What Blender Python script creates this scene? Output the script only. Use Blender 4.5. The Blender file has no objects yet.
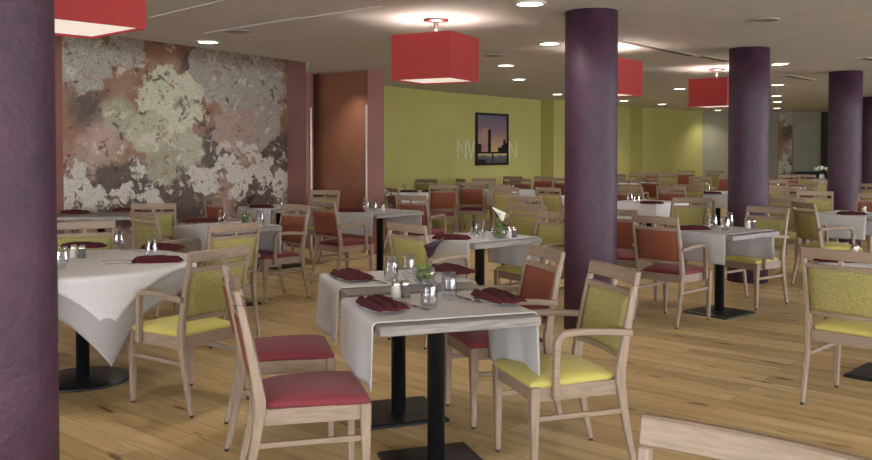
import bpy, bmesh, math, random
from mathutils import Vector, Matrix
random.seed(7)
C = bpy.context.scene
COL = C.collection
PI = math.pi
F = 850.0; PITCH = math.radians(1.5); EYE = 1.484
CY = 149 + F*math.tan(PITCH)
ZC = 2.607            # main ceiling
ZT = 0.752           # table tops

def ray(px, py):
    xc = (px-436)/F; yc = -(py-CY)/F
    f = Vector((0, math.cos(PITCH), -math.sin(PITCH))); u = Vector((0, math.sin(PITCH), math.cos(PITCH)))
    return f + Vector((1,0,0))*xc + u*yc
def at(px, py, z):                     # where a line of sight meets the level z
    d = ray(px, py); t = (z-EYE)/d.z
    return (d.x*t, d.y*t)
def rot(v, a): return (v[0]*math.cos(a)-v[1]*math.sin(a), v[0]*math.sin(a)+v[1]*math.cos(a))

# ------------------------------------------------------------------ materials
def srgb(r, g, b):
    f = lambda c: ((c/255+0.055)/1.055)**2.4 if c > 10 else c/255/12.92
    return (f(r), f(g), f(b), 1)
def new_mat(name):
    m = bpy.data.materials.new(name); m.use_nodes = True
    nt = m.node_tree; b = nt.nodes['Principled BSDF']
    return m, nt, b
def noise_mat(name, c1, c2, scale=20, rough=0.6, bump=0.0, stretch=(1,1,1), detail=4, metallic=0, bscale=None, sheen=0, lo=.35, hi=.65):
    m, nt, b = new_mat(name)
    tc = nt.nodes.new('ShaderNodeTexCoord'); mp = nt.nodes.new('ShaderNodeMapping'); mp.inputs['Scale'].default_value = stretch
    n = nt.nodes.new('ShaderNodeTexNoise'); n.inputs['Scale'].default_value = scale; n.inputs['Detail'].default_value = detail
    r = nt.nodes.new('ShaderNodeValToRGB'); r.color_ramp.elements[0].color = c1; r.color_ramp.elements[1].color = c2
    r.color_ramp.elements[0].position = lo; r.color_ramp.elements[1].position = hi
    L = nt.links.new
    L(tc.outputs['Object'], mp.inputs['Vector']); L(mp.outputs['Vector'], n.inputs['Vector']); L(n.outputs['Fac'], r.inputs['Fac']); L(r.outputs['Color'], b.inputs['Base Color'])
    b.inputs['Roughness'].default_value = rough; b.inputs['Metallic'].default_value = metallic
    if sheen: b.inputs['Sheen Weight'].default_value = sheen
    if bump:
        n2 = nt.nodes.new('ShaderNodeTexNoise'); n2.inputs['Scale'].default_value = bscale or scale*3; n2.inputs['Detail'].default_value = 3
        L(mp.outputs['Vector'], n2.inputs['Vector'])
        bp = nt.nodes.new('ShaderNodeBump'); bp.inputs['Strength'].default_value = bump; bp.inputs['Distance'].default_value = 0.004
        L(n2.outputs['Fac'], bp.inputs['Height']); L(bp.outputs['Normal'], b.inputs['Normal'])
    return m
def emit_mat(name, col, s):
    m, nt, b = new_mat(name)
    b.inputs['Base Color'].default_value = (.8,.8,.8,1); b.inputs['Emission Color'].default_value = col; b.inputs['Emission Strength'].default_value = s
    return m

M = {}
M['oak'] = noise_mat('pale limed oak', srgb(140,119,100), srgb(158,137,118), 14, .5, .06, (6,6,.6))
M['oak_rail'] = noise_mat('pale limed oak rail', srgb(136,115,96), srgb(154,133,114), 14, .5, .06, (6,.6,6))
M['oak_side'] = noise_mat('pale limed oak side rail', srgb(138,117,98), srgb(156,135,116), 14, .5, .06, (.6,6,6))
M['seat_yellow'] = noise_mat('lime yellow seat fabric', srgb(190,176,88), srgb(202,188,102), 300, .85, .12, bscale=500, sheen=.1)
M['back_yellow'] = noise_mat('speckled olive yellow weave', srgb(118,110,58), srgb(178,168,106), 240, .9, .2, bscale=400, lo=.38, hi=.62)
M['seat_red'] = noise_mat('crimson seat fabric', srgb(118,40,48), srgb(130,48,56), 300, .8, .12, bscale=500, sheen=.1)
M['back_rust'] = noise_mat('rust woven back fabric', srgb(116,60,40), srgb(144,82,58), 260, .9, .15, bscale=400)
M['glide'] = noise_mat('dark plastic glide', srgb(30,28,26), srgb(40,38,36), 50, .6)
M['black'] = noise_mat('black powder coated steel', srgb(22,22,24), srgb(30,30,32), 60, .38, .05)
M['top'] = noise_mat('grey oak table top', srgb(116,109,104), srgb(148,140,134), 7, .45, .08, (1,9,9))
M['cloth_white'] = noise_mat('white linen', srgb(206,203,202), srgb(218,215,214), 120, .9, .1, bscale=500)
M['cloth_grey'] = noise_mat('pale grey linen', srgb(186,182,181), srgb(198,194,192), 160, .9, .1, (1,1,.4), bscale=400)
M['cloth_under'] = noise_mat('grey linen under-cloth', srgb(156,150,148), srgb(168,162,160), 160, .9, .1, bscale=400)
M['napkin'] = noise_mat('burgundy napkin cloth', srgb(64,10,20), srgb(80,15,27), 160, 1.0, .15, bscale=600)
M['plate'] = noise_mat('white china', srgb(222,220,216), srgb(230,228,224), 10, .2)
M['steel'] = noise_mat('polished steel', srgb(190,186,180), srgb(205,202,196), 40, .22, metallic=1)
M['moss'] = noise_mat('green moss', srgb(62,84,26), srgb(120,140,60), 60, .9, .5, bscale=120)
M['stem'] = noise_mat('green stem', srgb(70,96,40), srgb(96,124,56), 30, .6)
M['lily_dark'] = noise_mat('dark purple calla petal', srgb(30,10,22), srgb(48,18,34), 30, .5)
M['lily_white'] = noise_mat('white calla petal', srgb(226,224,206), srgb(238,236,222), 30, .5)
M['leaf'] = noise_mat('leaf green', srgb(54,84,34), srgb(88,118,52), 20, .6)
M['ceiling'] = noise_mat('matt ceiling paint', srgb(194,191,188), srgb(200,197,194), 3, .95)
M['cove'] = M['ceiling']
M['green'] = noise_mat('lime green wall paint', srgb(180,174,104), srgb(186,180,110), 1.2, .85)
M['green_shaded'] = noise_mat('lime green paint with painted shade', srgb(152,146,76), srgb(158,152,82), 1.2, .85)  # wall green darkened: shade of the turned step faces put into the colour
M['grey_wall'] = noise_mat('grey beige wall paint', srgb(146,142,122), srgb(152,148,128), 1.2, .85)
M['pinkbrown'] = noise_mat('dusty pink brown paint', srgb(130,88,80), srgb(138,94,86), 2, .85)
M['brown'] = noise_mat('brown niche panel', srgb(122,76,54), srgb(130,83,60), 2, .6)
M['dark'] = noise_mat('dark brown panel', srgb(40,30,30), srgb(52,40,38), 4, .6)
M['white_paint'] = noise_mat('off white paint', srgb(196,190,180), srgb(204,198,188), 5, .8)
M['frame_black'] = noise_mat('black picture frame', srgb(24,20,20), srgb(34,28,28), 30, .4)
M['letters'] = noise_mat('pale letter paint', srgb(206,204,166), srgb(212,210,172), 10, .8)
M['wire'] = noise_mat('steel cord', srgb(150,146,140), srgb(170,166,160), 30, .3, metallic=1)
M['slot'] = noise_mat('dark grey air slot', srgb(88,82,78), srgb(98,92,88), 20, .7)
M['speaker'] = noise_mat('grey speaker grille', srgb(140,132,126), srgb(150,142,136), 200, .8, .3)
M['leather'] = noise_mat('black upholstery', srgb(26,24,26), srgb(38,34,36), 30, .6)
M['diffuser'] = emit_mat('white lamp diffuser', (1,.88,.8,1), .35)
M['spot'] = emit_mat('downlight glow', (1,.94,.84,1), 6)

def shade_mat():
    m, nt, b = new_mat('red lamp shade fabric'); L = nt.links.new
    tc = nt.nodes.new('ShaderNodeTexCoord'); n = nt.nodes.new('ShaderNodeTexNoise'); n.inputs['Scale'].default_value = 200
    r = nt.nodes.new('ShaderNodeValToRGB'); r.color_ramp.elements[0].color = srgb(158,50,48); r.color_ramp.elements[1].color = srgb(170,58,56)
    L(tc.outputs['Object'], n.inputs['Vector']); L(n.outputs['Fac'], r.inputs['Fac']); L(r.outputs['Color'], b.inputs['Base Color'])
    b.inputs['Roughness'].default_value = .85
    t = nt.nodes.new('ShaderNodeBsdfTranslucent'); t.inputs['Color'].default_value = srgb(150,52,56)
    mx = nt.nodes.new('ShaderNodeMixShader'); mx.inputs[0].default_value = .15
    L(b.outputs[0], mx.inputs[1]); L(t.outputs[0], mx.inputs[2]); L(mx.outputs[0], nt.nodes['Material Output'].inputs[0])
    return m
M['shade'] = shade_mat()
def glass_mat():
    m, nt, b = new_mat('clear glass'); L = nt.links.new
    tr = nt.nodes.new('ShaderNodeBsdfTransparent'); tr.inputs[0].default_value = (.93,.94,.95,1)
    gl = nt.nodes.new('ShaderNodeBsdfGlossy'); gl.inputs['Roughness'].default_value = .05; gl.inputs['Color'].default_value = (.95,.97,1,1)
    lw = nt.nodes.new('ShaderNodeLayerWeight'); lw.inputs['Blend'].default_value = .32
    mx = nt.nodes.new('ShaderNodeMixShader')
    L(lw.outputs['Facing'], mx.inputs[0]); L(tr.outputs[0], mx.inputs[1]); L(gl.outputs[0], mx.inputs[2]); L(mx.outputs[0], nt.nodes['Material Output'].inputs[0])
    return m
M['glass'] = glass_mat()
def pane_mat():
    m, nt, b = new_mat('window glass'); L = nt.links.new
    tr = nt.nodes.new('ShaderNodeBsdfTransparent'); gl = nt.nodes.new('ShaderNodeBsdfGlossy'); gl.inputs['Roughness'].default_value = .02
    mx = nt.nodes.new('ShaderNodeMixShader'); mx.inputs[0].default_value = .08
    L(tr.outputs[0], mx.inputs[1]); L(gl.outputs[0], mx.inputs[2]); L(mx.outputs[0], nt.nodes['Material Output'].inputs[0])
    return m
M['pane'] = pane_mat()
def column_mat():
    m, nt, b = new_mat('purple stucco plaster'); L = nt.links.new
    tc = nt.nodes.new('ShaderNodeTexCoord')
    n = nt.nodes.new('ShaderNodeTexNoise'); n.inputs['Scale'].default_value = 5; n.inputs['Detail'].default_value = 9; n.inputs['Roughness'].default_value = .72; n.inputs['Distortion'].default_value = .6
    r = nt.nodes.new('ShaderNodeValToRGB'); r.color_ramp.elements[0].color = srgb(44,24,40); r.color_ramp.elements[1].color = srgb(78,44,66)
    r.color_ramp.elements[0].position = .3; r.color_ramp.elements[1].position = .72
    L(tc.outputs['Object'], n.inputs['Vector']); L(n.outputs['Fac'], r.inputs['Fac']); L(r.outputs['Color'], b.inputs['Base Color'])
    n2 = nt.nodes.new('ShaderNodeTexNoise'); n2.inputs['Scale'].default_value = 45; n2.inputs['Detail'].default_value = 5
    L(tc.outputs['Object'], n2.inputs['Vector'])
    bp = nt.nodes.new('ShaderNodeBump'); bp.inputs['Strength'].default_value = .6; bp.inputs['Distance'].default_value = .008
    L(n2.outputs['Fac'], bp.inputs['Height']); L(bp.outputs['Normal'], b.inputs['Normal'])
    b.inputs['Roughness'].default_value = .55
    return m
M['column'] = column_mat()
def floor_mat():
    m, nt, b = new_mat('oak plank floor'); L = nt.links.new
    N = nt.nodes.new
    tc = N('ShaderNodeTexCoord'); mp = N('ShaderNodeMapping'); mp.inputs['Rotation'].default_value = (0,0,math.radians(40.3))
    L(tc.outputs['Object'], mp.inputs['Vector'])
    br = N('ShaderNodeTexBrick'); br.offset = .37; br.offset_frequency = 2
    br.inputs['Color1'].default_value = (.25,.25,.25,1); br.inputs['Color2'].default_value = (.75,.75,.75,1); br.inputs['Mortar'].default_value = (0,0,0,1)
    br.inputs['Scale'].default_value = 1; br.inputs['Mortar Size'].default_value = .0016; br.inputs['Brick Width'].default_value = 1.9; br.inputs['Row Height'].default_value = .14; br.inputs['Bias'].default_value = 0
    L(mp.outputs['Vector'], br.inputs['Vector'])
    m2 = N('ShaderNodeMapping'); m2.inputs['Scale'].default_value = (.9, 9, 1)
    L(mp.outputs['Vector'], m2.inputs['Vector'])
    n = N('ShaderNodeTexNoise'); n.inputs['Scale'].default_value = 1.6; n.inputs['Detail'].default_value = 7; n.inputs['Roughness'].default_value = .62; n.inputs['Distortion'].default_value = .5
    L(m2.outputs['Vector'], n.inputs['Vector'])
    mixf = N('ShaderNodeMix'); mixf.data_type = 'FLOAT'; mixf.inputs[0].default_value = .42
    sep = N('ShaderNodeSeparateColor'); L(br.outputs['Color'], sep.inputs[0])
    L(n.outputs['Fac'], mixf.inputs[2]); L(sep.outputs[0], mixf.inputs[3])
    r = N('ShaderNodeValToRGB'); e = r.color_ramp.elements
    e[0].color = srgb(152,125,84); e[0].position = .25; e[1].color = srgb(222,197,150); e[1].position = .75
    x = e.new(.5); x.color = srgb(194,166,117)
    L(mixf.outputs[0], r.inputs['Fac'])
    # knots
    m3 = N('ShaderNodeMapping'); m3.inputs['Scale'].default_value = (1.0, 3.6, 1); L(mp.outputs['Vector'], m3.inputs['Vector'])
    vo = N('ShaderNodeTexNoise'); vo.inputs['Scale'].default_value = 2.3; vo.inputs['Detail'].default_value = 3; vo.inputs['Roughness'].default_value = .5; L(m3.outputs['Vector'], vo.inputs['Vector'])
    kr = N('ShaderNodeValToRGB'); kr.color_ramp.elements[0].position = .64; kr.color_ramp.elements[1].position = .72
    L(vo.outputs['Fac'], kr.inputs['Fac'])
    mk = N('ShaderNodeMix'); mk.data_type = 'RGBA'; L(kr.outputs['Color'], mk.inputs[0]); L(r.outputs['Color'], mk.inputs[6]); mk.inputs[7].default_value = srgb(96,66,40)
    mg = N('ShaderNodeMix'); mg.data_type = 'RGBA'; L(br.outputs['Fac'], mg.inputs[0]); L(mk.outputs[2], mg.inputs[6]); mg.inputs[7].default_value = srgb(118,88,58)
    L(mg.outputs[2], b.inputs['Base Color'])
    b.inputs['Roughness'].default_value = .42
    b.inputs['Specular IOR Level'].default_value = .4
    bp = N('ShaderNodeBump'); bp.inputs['Strength'].default_value = .12; bp.inputs['Distance'].default_value = .002
    L(n.outputs['Fac'], bp.inputs['Height']); L(bp.outputs['Normal'], b.inputs['Normal'])
    return m
M['floor'] = floor_mat()

# ------------------------------------------------------------------ mesh helpers
def bm_box(bm, x0, x1, y0, y1, z0, z1, mat=None):
    vs = [bm.verts.new((x, y, z)) for z in (z0, z1) for x, y in ((x0,y0),(x1,y0),(x1,y1),(x0,y1))]
    if mat:
        for v in vs: v.co = mat @ v.co
    for f in ((3,2,1,0),(4,5,6,7),(0,1,5,4),(1,2,6,5),(2,3,7,6),(3,0,4,7)): bm.faces.new([vs[i] for i in f])
    return vs
def loft(bm, rings, cap=True):
    R = [[bm.verts.new(p) for p in r] for r in rings]
    n = len(R[0])
    for a, b in zip(R[:-1], R[1:]):
        for i in range(n): bm.faces.new((a[i], a[(i+1)%n], b[(i+1)%n], b[i]))
    if cap:
        bm.faces.new(R[0][::-1]); bm.faces.new(R[-1])
def lathe(bm, prof, n=20, cap=False, off=(0,0,0)):
    rings = [[(off[0]+r*math.cos(2*PI*i/n), off[1]+r*math.sin(2*PI*i/n), off[2]+z) for i in range(n)] for r, z in prof]
    loft(bm, rings, cap)
def sweep_xz(bm, pts, w, h, y):                 # bar along a path in the x-z plane; w across y, h in plane
    rings = []
    for i, p in enumerate(pts):
        a = pts[max(i-1,0)]; b = pts[min(i+1,len(pts)-1)]
        tx, tz = b[0]-a[0], b[1]-a[1]; l = math.hypot(tx,tz) or 1; nx, nz = -tz/l, tx/l
        rings.append([(p[0]+nx*s*h/2, y+t*w/2, p[1]+nz*s*h/2) for s, t in ((-1,-1),(1,-1),(1,1),(-1,1))])
    loft(bm, rings)
def bevel(bm, off=.004, seg=1):
    bmesh.ops.recalc_face_normals(bm, faces=bm.faces)
    es = [e for e in bm.edges if len(e.link_faces) == 2 and e.calc_face_angle(0) > .6]
    if es: bmesh.ops.bevel(bm, geom=es, offset=off, segments=seg, affect='EDGES', profile=.5, clamp_overlap=True)
def obj(name, bm, mat, parent=None, smooth=False, loc=None, rz=None):
    bmesh.ops.recalc_face_normals(bm, faces=bm.faces)
    me = bpy.data.meshes.new(name); bm.to_mesh(me); bm.free()
    me.materials.append(mat)
    if smooth:
        for p in me.polygons: p.use_smooth = True
    o = bpy.data.objects.new(name, me); COL.objects.link(o)
    if parent: o.parent = parent
    if loc: o.location = loc
    if rz is not None: o.rotation_euler.z = rz
    return o
def tag(o, label, cat, group=None):
    o['label'] = label; o['category'] = cat
    if group: o['group'] = group
    return o
def thing(name, label, cat, loc=(0,0,0), rz=0, group=None):
    o = bpy.data.objects.new(name, None); o.empty_display_size = .1; COL.objects.link(o); o.location = loc; o.rotation_euler.z = rz
    return tag(o, label, cat, group)
def struct(name, bm, mat, **k):
    o = obj(name, bm, mat, **k); o['kind'] = 'structure'; return o
KIDS = {}
def kids(o): return [c for c in COL.objects if c.parent == o]
def dup(root, loc, rz, label, group=None):
    if root not in KIDS: KIDS[root] = [(c, kids(c)) for c in kids(root)]
    r = root.copy(); COL.objects.link(r); r.location = loc; r.rotation_euler.z = rz; r['label'] = label
    if group: r['group'] = group
    elif 'group' in r: del r['group']
    for c, gs in KIDS[root]:
        d = c.copy(); COL.objects.link(d); d.parent = r
        for g in gs:
            e = g.copy(); COL.objects.link(e); e.parent = d
    return r
USED = set()
def place(root, loc, rz, label, group=None):    # the first time the prototype itself, then copies
    if root not in USED:
        USED.add(root)
        if root not in KIDS: KIDS[root] = [(c, kids(c)) for c in kids(root)]
        root.location = loc; root.rotation_euler.z = rz; root['label'] = label
        if group: root['group'] = group
        return root
    return dup(root, loc, rz, label, group)

# ------------------------------------------------------------------ room
P = dict(m0=(-4.56,10.4), m1=(-2.27,13.0))
def wall(name, pts, z0, z1, mat, thick=.12, side=1):
    bm = bmesh.new()
    for (a, b) in zip(pts[:-1], pts[1:]):
        d = Vector((b[0]-a[0], b[1]-a[1])); n = Vector((-d.y, d.x)).normalized()*thick*side
        vs = [bm.verts.new((p[0], p[1], z)) for z in (z0, z1) for p in (a, b, (b[0]+n.x, b[1]+n.y), (a[0]+n.x, a[1]+n.y))]
        for f in ((3,2,1,0),(4,5,6,7),(0,1,5,4),(1,2,6,5),(2,3,7,6),(3,0,4,7)): bm.faces.new([vs[i] for i in f])
    return struct(name, bm, mat)
bm = bmesh.new(); bm_box(bm, -20, 15.5, -6.2, 29, -.1, 0); struct('floor', bm, M['floor'])
bm = bmesh.new(); bm_box(bm, -20, 15.5, -6.2, 29, 2.95, 3.05); struct('ceiling_upper', bm, M['cove'])
bm = bmesh.new()
poly = [(-10.95,-5), (-1.645,11.13), (-1.95,12.75), (-2.2,13.8), (-2.5,15), (6,28), (15,28), (15,-5)]
lo = [bm.verts.new((x,y,ZC)) for x,y in poly]; hi = [bm.verts.new((x,y,2.95)) for x,y in poly]
bm.faces.new(lo[::-1]); bm.faces.new(hi)
for i in range(len(poly)): bm.faces.new((lo[i], lo[(i+1)%len(poly)], hi[(i+1)%len(poly)], hi[i]))
bmesh.ops.triangulate(bm, faces=bm.faces[:])
struct('ceiling', bm, M['ceiling'])

m0 = Vector(P['m0']); m1 = Vector(P['m1']); md = (m1-m0).normalized(); mlen = (m1-m0).length
mback = m0 - md*20.6
mp = lambda t: tuple(m0+md*t)
wall('wall_left', [tuple(mback), mp(0)], 0, 2.95, M['pinkbrown'])

# floral mural wall panel, with its own local frame: x along the wall, z up
def mural_mat():
    m, nt, b = new_mat('printed floral wallpaper'); L = nt.links.new; N = nt.nodes.new
    tc = N('ShaderNodeTexCoord'); OC = tc.outputs['Object']
    def math_(op, a, b_=None, c_=None):
        n = N('ShaderNodeMath'); n.operation = op
        for i, v in enumerate((a, b_, c_)):
            if v is None: continue
            if isinstance(v, (int, float)): n.inputs[i].default_value = v
            else: L(v, n.inputs[i])
        return n.outputs[0]
    def noise(scale, detail=4, vec=OC, rough=.5, dist=0):
        n = N('ShaderNodeTexNoise'); n.inputs['Scale'].default_value = scale; n.inputs['Detail'].default_value = detail; n.inputs['Roughness'].default_value = rough; n.inputs['Distortion'].default_value = dist
        L(vec, n.inputs['Vector']); return n
    def smooth(v, a, b_):
        n = N('ShaderNodeMapRange'); n.interpolation_type = 'SMOOTHSTEP'; n.inputs[1].default_value = a; n.inputs[2].default_value = b_
        L(v, n.inputs[0]); return n.outputs[0]
    def mix(f, c1, c2):
        n = N('ShaderNodeMix'); n.data_type = 'RGBA'
        if isinstance(f, (int,float)): n.inputs[0].default_value = f
        else: L(f, n.inputs[0])
        for i, c in ((6,c1),(7,c2)):
            if isinstance(c, tuple): n.inputs[i].default_value = c
            else: L(c, n.inputs[i])
        return n.outputs[2]
    wn = noise(2.2, 4, rough=.6).outputs['Color']; wn2 = noise(9, 3, rough=.6).outputs['Color']
    def vm(op, a, b_):
        n = N('ShaderNodeVectorMath'); n.operation = op
        for i, v in enumerate((a, b_)):
            if isinstance(v, tuple): n.inputs[i].default_value = v
            else: L(v, n.inputs[i])
        return n.outputs[0]
    warp = vm('ADD', vm('MULTIPLY', vm('SUBTRACT', wn, (.5,.5,.5)), (.34,.34,.34)), vm('MULTIPLY', vm('SUBTRACT', wn2, (.5,.5,.5)), (.14,.14,.14)))
    sep = N('ShaderNodeSeparateXYZ'); L(vm('ADD', OC, warp), sep.inputs[0]); X, Z = sep.outputs[0], sep.outputs[2]
    big = noise(1.6, 3).outputs['Fac']; mid = noise(4.5, 5, rough=.6).outputs['Fac']; fine = noise(26, 4, rough=.7, dist=1.5).outputs['Fac']
    fine2 = noise(60, 3, rough=.7, dist=2).outputs['Fac']
    base = mix(smooth(big, .38, .62), srgb(140,100,74), srgb(158,124,104))
    # low part: mauve and grey haze, then dark
    haze = smooth(Z, 1.75, 1.3)
    base = mix(math_('MULTIPLY', haze, smooth(mid, .35, .6)), base, srgb(172,150,138))
    col = base
    def blob(u, v, r, petals, c1, c2, amp=.18, wob=.5, edge=.02, tex=.5, sq=1.0):
        nonlocal col
        dx = math_('SUBTRACT', X, u); dz = math_('MULTIPLY', math_('SUBTRACT', Z, v), sq)
        rr = math_('SQRT', math_('ADD', math_('MULTIPLY', dx, dx), math_('MULTIPLY', dz, dz)))
        an = math_('ARCTAN2', dz, dx)
        pet = math_('ABSOLUTE', math_('SINE', math_('MULTIPLY', an, petals/2)))
        lim = math_('MULTIPLY_ADD', pet, r*amp, r*(1-amp))
        d = math_('SUBTRACT', math_('ADD', lim, math_('MULTIPLY', math_('SUBTRACT', mid, .5), wob*r)), rr)
        d = math_('ADD', d, math_('MULTIPLY', math_('SUBTRACT', fine, .5), .12*r))
        mask = smooth(d, -edge, edge)
        tx = smooth(math_('MULTIPLY_ADD', math_('SUBTRACT', fine2, .5), 1.0, fine), .5-.5*tex, .5+.5*tex)
        # rings of petals
        ring = smooth(math_('SINE', math_('ADD', math_('MULTIPLY', rr, 26/r*.5), math_('MULTIPLY', pet, 2.5))), -.6, 1)
        cc = mix(tx, c1, c2); cc = mix(math_('MULTIPLY', ring, .12), cc, c1)
        col = mix(mask, col, cc)
    g1, g2 = srgb(140,131,121), srgb(190,181,168)
    def uz(px, py):
        d = ray(px, py); n = Vector((-md.y, md.x, 0)); o = Vector((m0.x, m0.y, 0)) - Vector((0,0,EYE))
        t = o.dot(n)/d.dot(n); p = d*t + Vector((0,0,EYE))
        return (Vector((p.x,p.y))-m0).dot(md), p.z
    s = lambda px: 1/ (F/ (m0 + md*uz(px,149)[0]).y)
    def fl(px, py, rpx, *a, **k):
        u, v = uz(px, py); blob(u, v, rpx*s(px), *a, **k)
    # dark soft shapes first
    dk, dk2 = srgb(56,46,42), srgb(120,102,92)
    fl(88,108,20, 4, dk2, dk, edge=.16, tex=.9); fl(192,62,18, 3, dk, dk2, edge=.06, tex=.8, wob=.9)
    fl(118,118,20, 6, srgb(150,150,118), srgb(178,172,146), edge=.1)
    fl(100,140,20, 5, srgb(176,140,128), srgb(190,160,146), edge=.12)
    fl(150,195,90, 5, dk, dk2, edge=.1, tex=.9, wob=.8, sq=2.6)
    fl(215,150,26, 3, dk2, dk, edge=.08, tex=.9, wob=1.0); fl(275,150,24, 4, dk, dk2, edge=.06, wob=1.1)
    fl(255,190,30, 4, dk, dk2, edge=.08, wob=.9)
    # halftone grey flowers
    fl(84,60,34, 9, g1, g2, tex=.3); fl(126,48,22, 7, g1, g2, tex=.3); fl(245,76,56, 11, g1, g2, tex=.35, wob=.35, sq=1.2)
    fl(206,66,24, 6, g1, srgb(178,168,156), tex=.4)
    fl(258,122,30, 7, g1, srgb(180,168,156), tex=.5, wob=.9)
    fl(235,130,26, 6, srgb(150,120,108), srgb(180,160,146), tex=.7, wob=.8)
    # pale flower in the middle
    y1, y2 = srgb(176,170,140), srgb(218,214,188)
    fl(172,102,38, 9, y1, y2, tex=.45, wob=.3); fl(148,132,24, 7, srgb(150,144,116), srgb(204,198,168), tex=.5, wob=.5)
    fl(188,148,20, 6, srgb(150,146,122), srgb(196,190,164), tex=.6, edge=.04); fl(165,165,22, 6, srgb(138,132,108), srgb(180,172,146), tex=.6, edge=.06)
    fl(176,104,6, 4, srgb(120,100,84), srgb(150,130,108), edge=.05)
    # white leaf scraps low down
    w1, w2 = srgb(170,160,148), srgb(216,208,196)
    for px, py, r in ((72,190,15),(92,196,13),(78,170,9),(124,190,11),(150,196,10),(208,186,13),(238,180,17),(262,170,14),(282,184,13),(226,160,9),(250,150,10),(196,176,9),(140,170,8)):
        fl(px, py, r*1.15, 5, w1, w2, amp=.3, wob=3.2, tex=.5, edge=.012)
    sp = N('ShaderNodeSeparateXYZ'); L(OC, sp.inputs[0]); Z0 = sp.outputs[2]
    sa = noise(3.6, 6, rough=.68, dist=.8).outputs['Fac']; sb = noise(5.2, 6, vec=vm('ADD', OC, (7.3,2.1,4.4)), rough=.7, dist=.6).outputs['Fac']; sc = noise(6.5, 6, vec=vm('ADD', OC, (3.3,9.1,1.4)), rough=.72, dist=.5).outputs['Fac']
    col = mix(math_('MULTIPLY', smooth(sb, .585, .61), .75), col, srgb(74,58,52))
    col = mix(math_('MULTIPLY', smooth(sa, .575, .6), .7), col, srgb(206,196,180))
    col = mix(math_('MULTIPLY', smooth(sc, .60, .615), .8), col, srgb(150,104,80))
    L(col, b.inputs['Base Color']); b.inputs['Roughness'].default_value = .7
    return m
bm = bmesh.new(); bm_box(bm, 0, mlen, 0, .12, 0, 2.95)
mu = struct('wall_mural', bm, mural_mat(), loc=(m0.x, m0.y, 0), rz=math.atan2(md.y, md.x))

# niche and piers
wall('wall_pier', [tuple(m1), (-1.865,12.6), (-1.95,13.1)], 0, 2.95, M['pinkbrown'], .06)
wall('wall_niche', [(-2.05,13.1), (-.92,12.12)], 0, 2.95, M['brown'], .08)
bm = bmesh.new(); bm_box(bm, -.115, .115, -.02, .42, 0, ZC)
struct('wall_pillar', bm, M['pinkbrown'], loc=(-.845,11.98,0), rz=math.radians(8))
for i, (x, y) in enumerate(((-1.845,12.58), (-.975,11.93))):
    bm = bmesh.new(); bm_box(bm, -.012, .012, -.012, .012, 0, 2.1); struct('trim_%d' % (i+1), bm, M['white_paint'], loc=(x, y, 0))
G = [(-1.7,13.9), (-.92,15.1), (.2,16.85), (2.41,19.55)]
wall('wall_green', G, 0, 2.95, M['green'])
wall('wall_step', [(2.41,19.55), (2.69,19.45)], 0, 2.95, M['green_shaded'], .1)
wall('wall_green_far', [(2.69,19.45), (5.18,22.7)], 0, 2.95, M['green'])
wall('wall_step_far', [(5.18,22.7), (5.57,22.95)], 0, 2.95, M['green_shaded'], .1)
wall('wall_green_end', [(5.57,22.95), (7.86,25.1)], 0, 2.95, M['green'])
wall('wall_back', [(7.86,25.1), (10.2,25.5), (15.2,26.2)], 0, 2.95, M['grey_wall'])
# floral strip and dark door on the far wall
bm = bmesh.new(); bm_box(bm, 0, .42, -.02, 0, 0, ZC); st = struct('trim_3', bm, mu.data.materials[0], loc=(10.26,25.48,0), rz=math.radians(8))
bm = bmesh.new(); bm_box(bm, 0, .24, -.05, 0, 0, ZC); struct('trim_4', bm, M['dark'], loc=(11.62,25.66,0), rz=math.radians(8))
bm = bmesh.new()
bm_box(bm, 0, .8, -.012, 0, 0, 2.3)
struct('door_1', bm, noise_mat('grey door paint', srgb(150,146,128), srgb(156,152,134), 3, .6), loc=(10.72,25.55,0), rz=math.radians(8))

# window walls: behind the camera and far to the right
def window_wall(ax, fixed, a0, a1, n, sx):
    bm = bmesh.new(); th = .15
    def put(u0, u1, z0, z1, e=0.0):
        if ax == 'x': bm_box(bm, u0, u1, fixed-(th if sx < 0 else 0)+e, fixed+(0 if sx < 0 else th)-e, z0, z1)
        else: bm_box(bm, fixed-(th if sx < 0 else 0)+e, fixed+(0 if sx < 0 else th)-e, u0, u1, z0, z1)
    put(a0, a1, 0, .75); put(a0, a1, 2.4, 2.95)
    w = (a1-a0)/n
    for i in range(n+1):
        c = a0+i*w; put(max(a0, c-.2), min(a1, c+.2), .75, 2.4)
    return bm, w
wi = 0
for nm, ax, fixed, a0, a1, n, sx in (('wall_rear','x',-5.0,-18.3,15.0,11,-1), ('wall_right','y',15.0,-5.0,12.0,6,1)):
    if nm == 'wall_right': wall('wall_right_far', [(15,12.0),(15,26.4)], 0, 2.95, M['grey_wall'], .15, -1)
    b_, w = window_wall(ax, fixed, a0, a1, n, sx); struct(nm, b_, M['white_paint'])
    for i in range(n):
        wi += 1; c0 = a0+i*w+.2; c1 = a0+(i+1)*w-.2; f = fixed + (.07 if sx > 0 else -.07)
        bm = bmesh.new()
        for (u0,u1,z0,z1) in ((c0,c1,.75,.81),(c0,c1,2.34,2.4),(c0,c0+.06,.81,2.34),(c1-.06,c1,.81,2.34),((c0+c1)/2-.03,(c0+c1)/2+.03,.81,2.34)):
            if ax == 'x': bm_box(bm, u0, u1, f-.03, f+.03, z0, z1)
            else: bm_box(bm, f-.03, f+.03, u0, u1, z0, z1)
        wo = struct('window_%d' % wi, bm, M['white_paint'])
        bm = bmesh.new()
        if ax == 'x': bm_box(bm, c0+.06, c1-.06, f-.004, f+.004, .81, 2.34)
        else: bm_box(bm, f-.004, f+.004, c0+.06, c1-.06, .81, 2.34)
        obj('pane', bm, M['pane'], wo)

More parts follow.
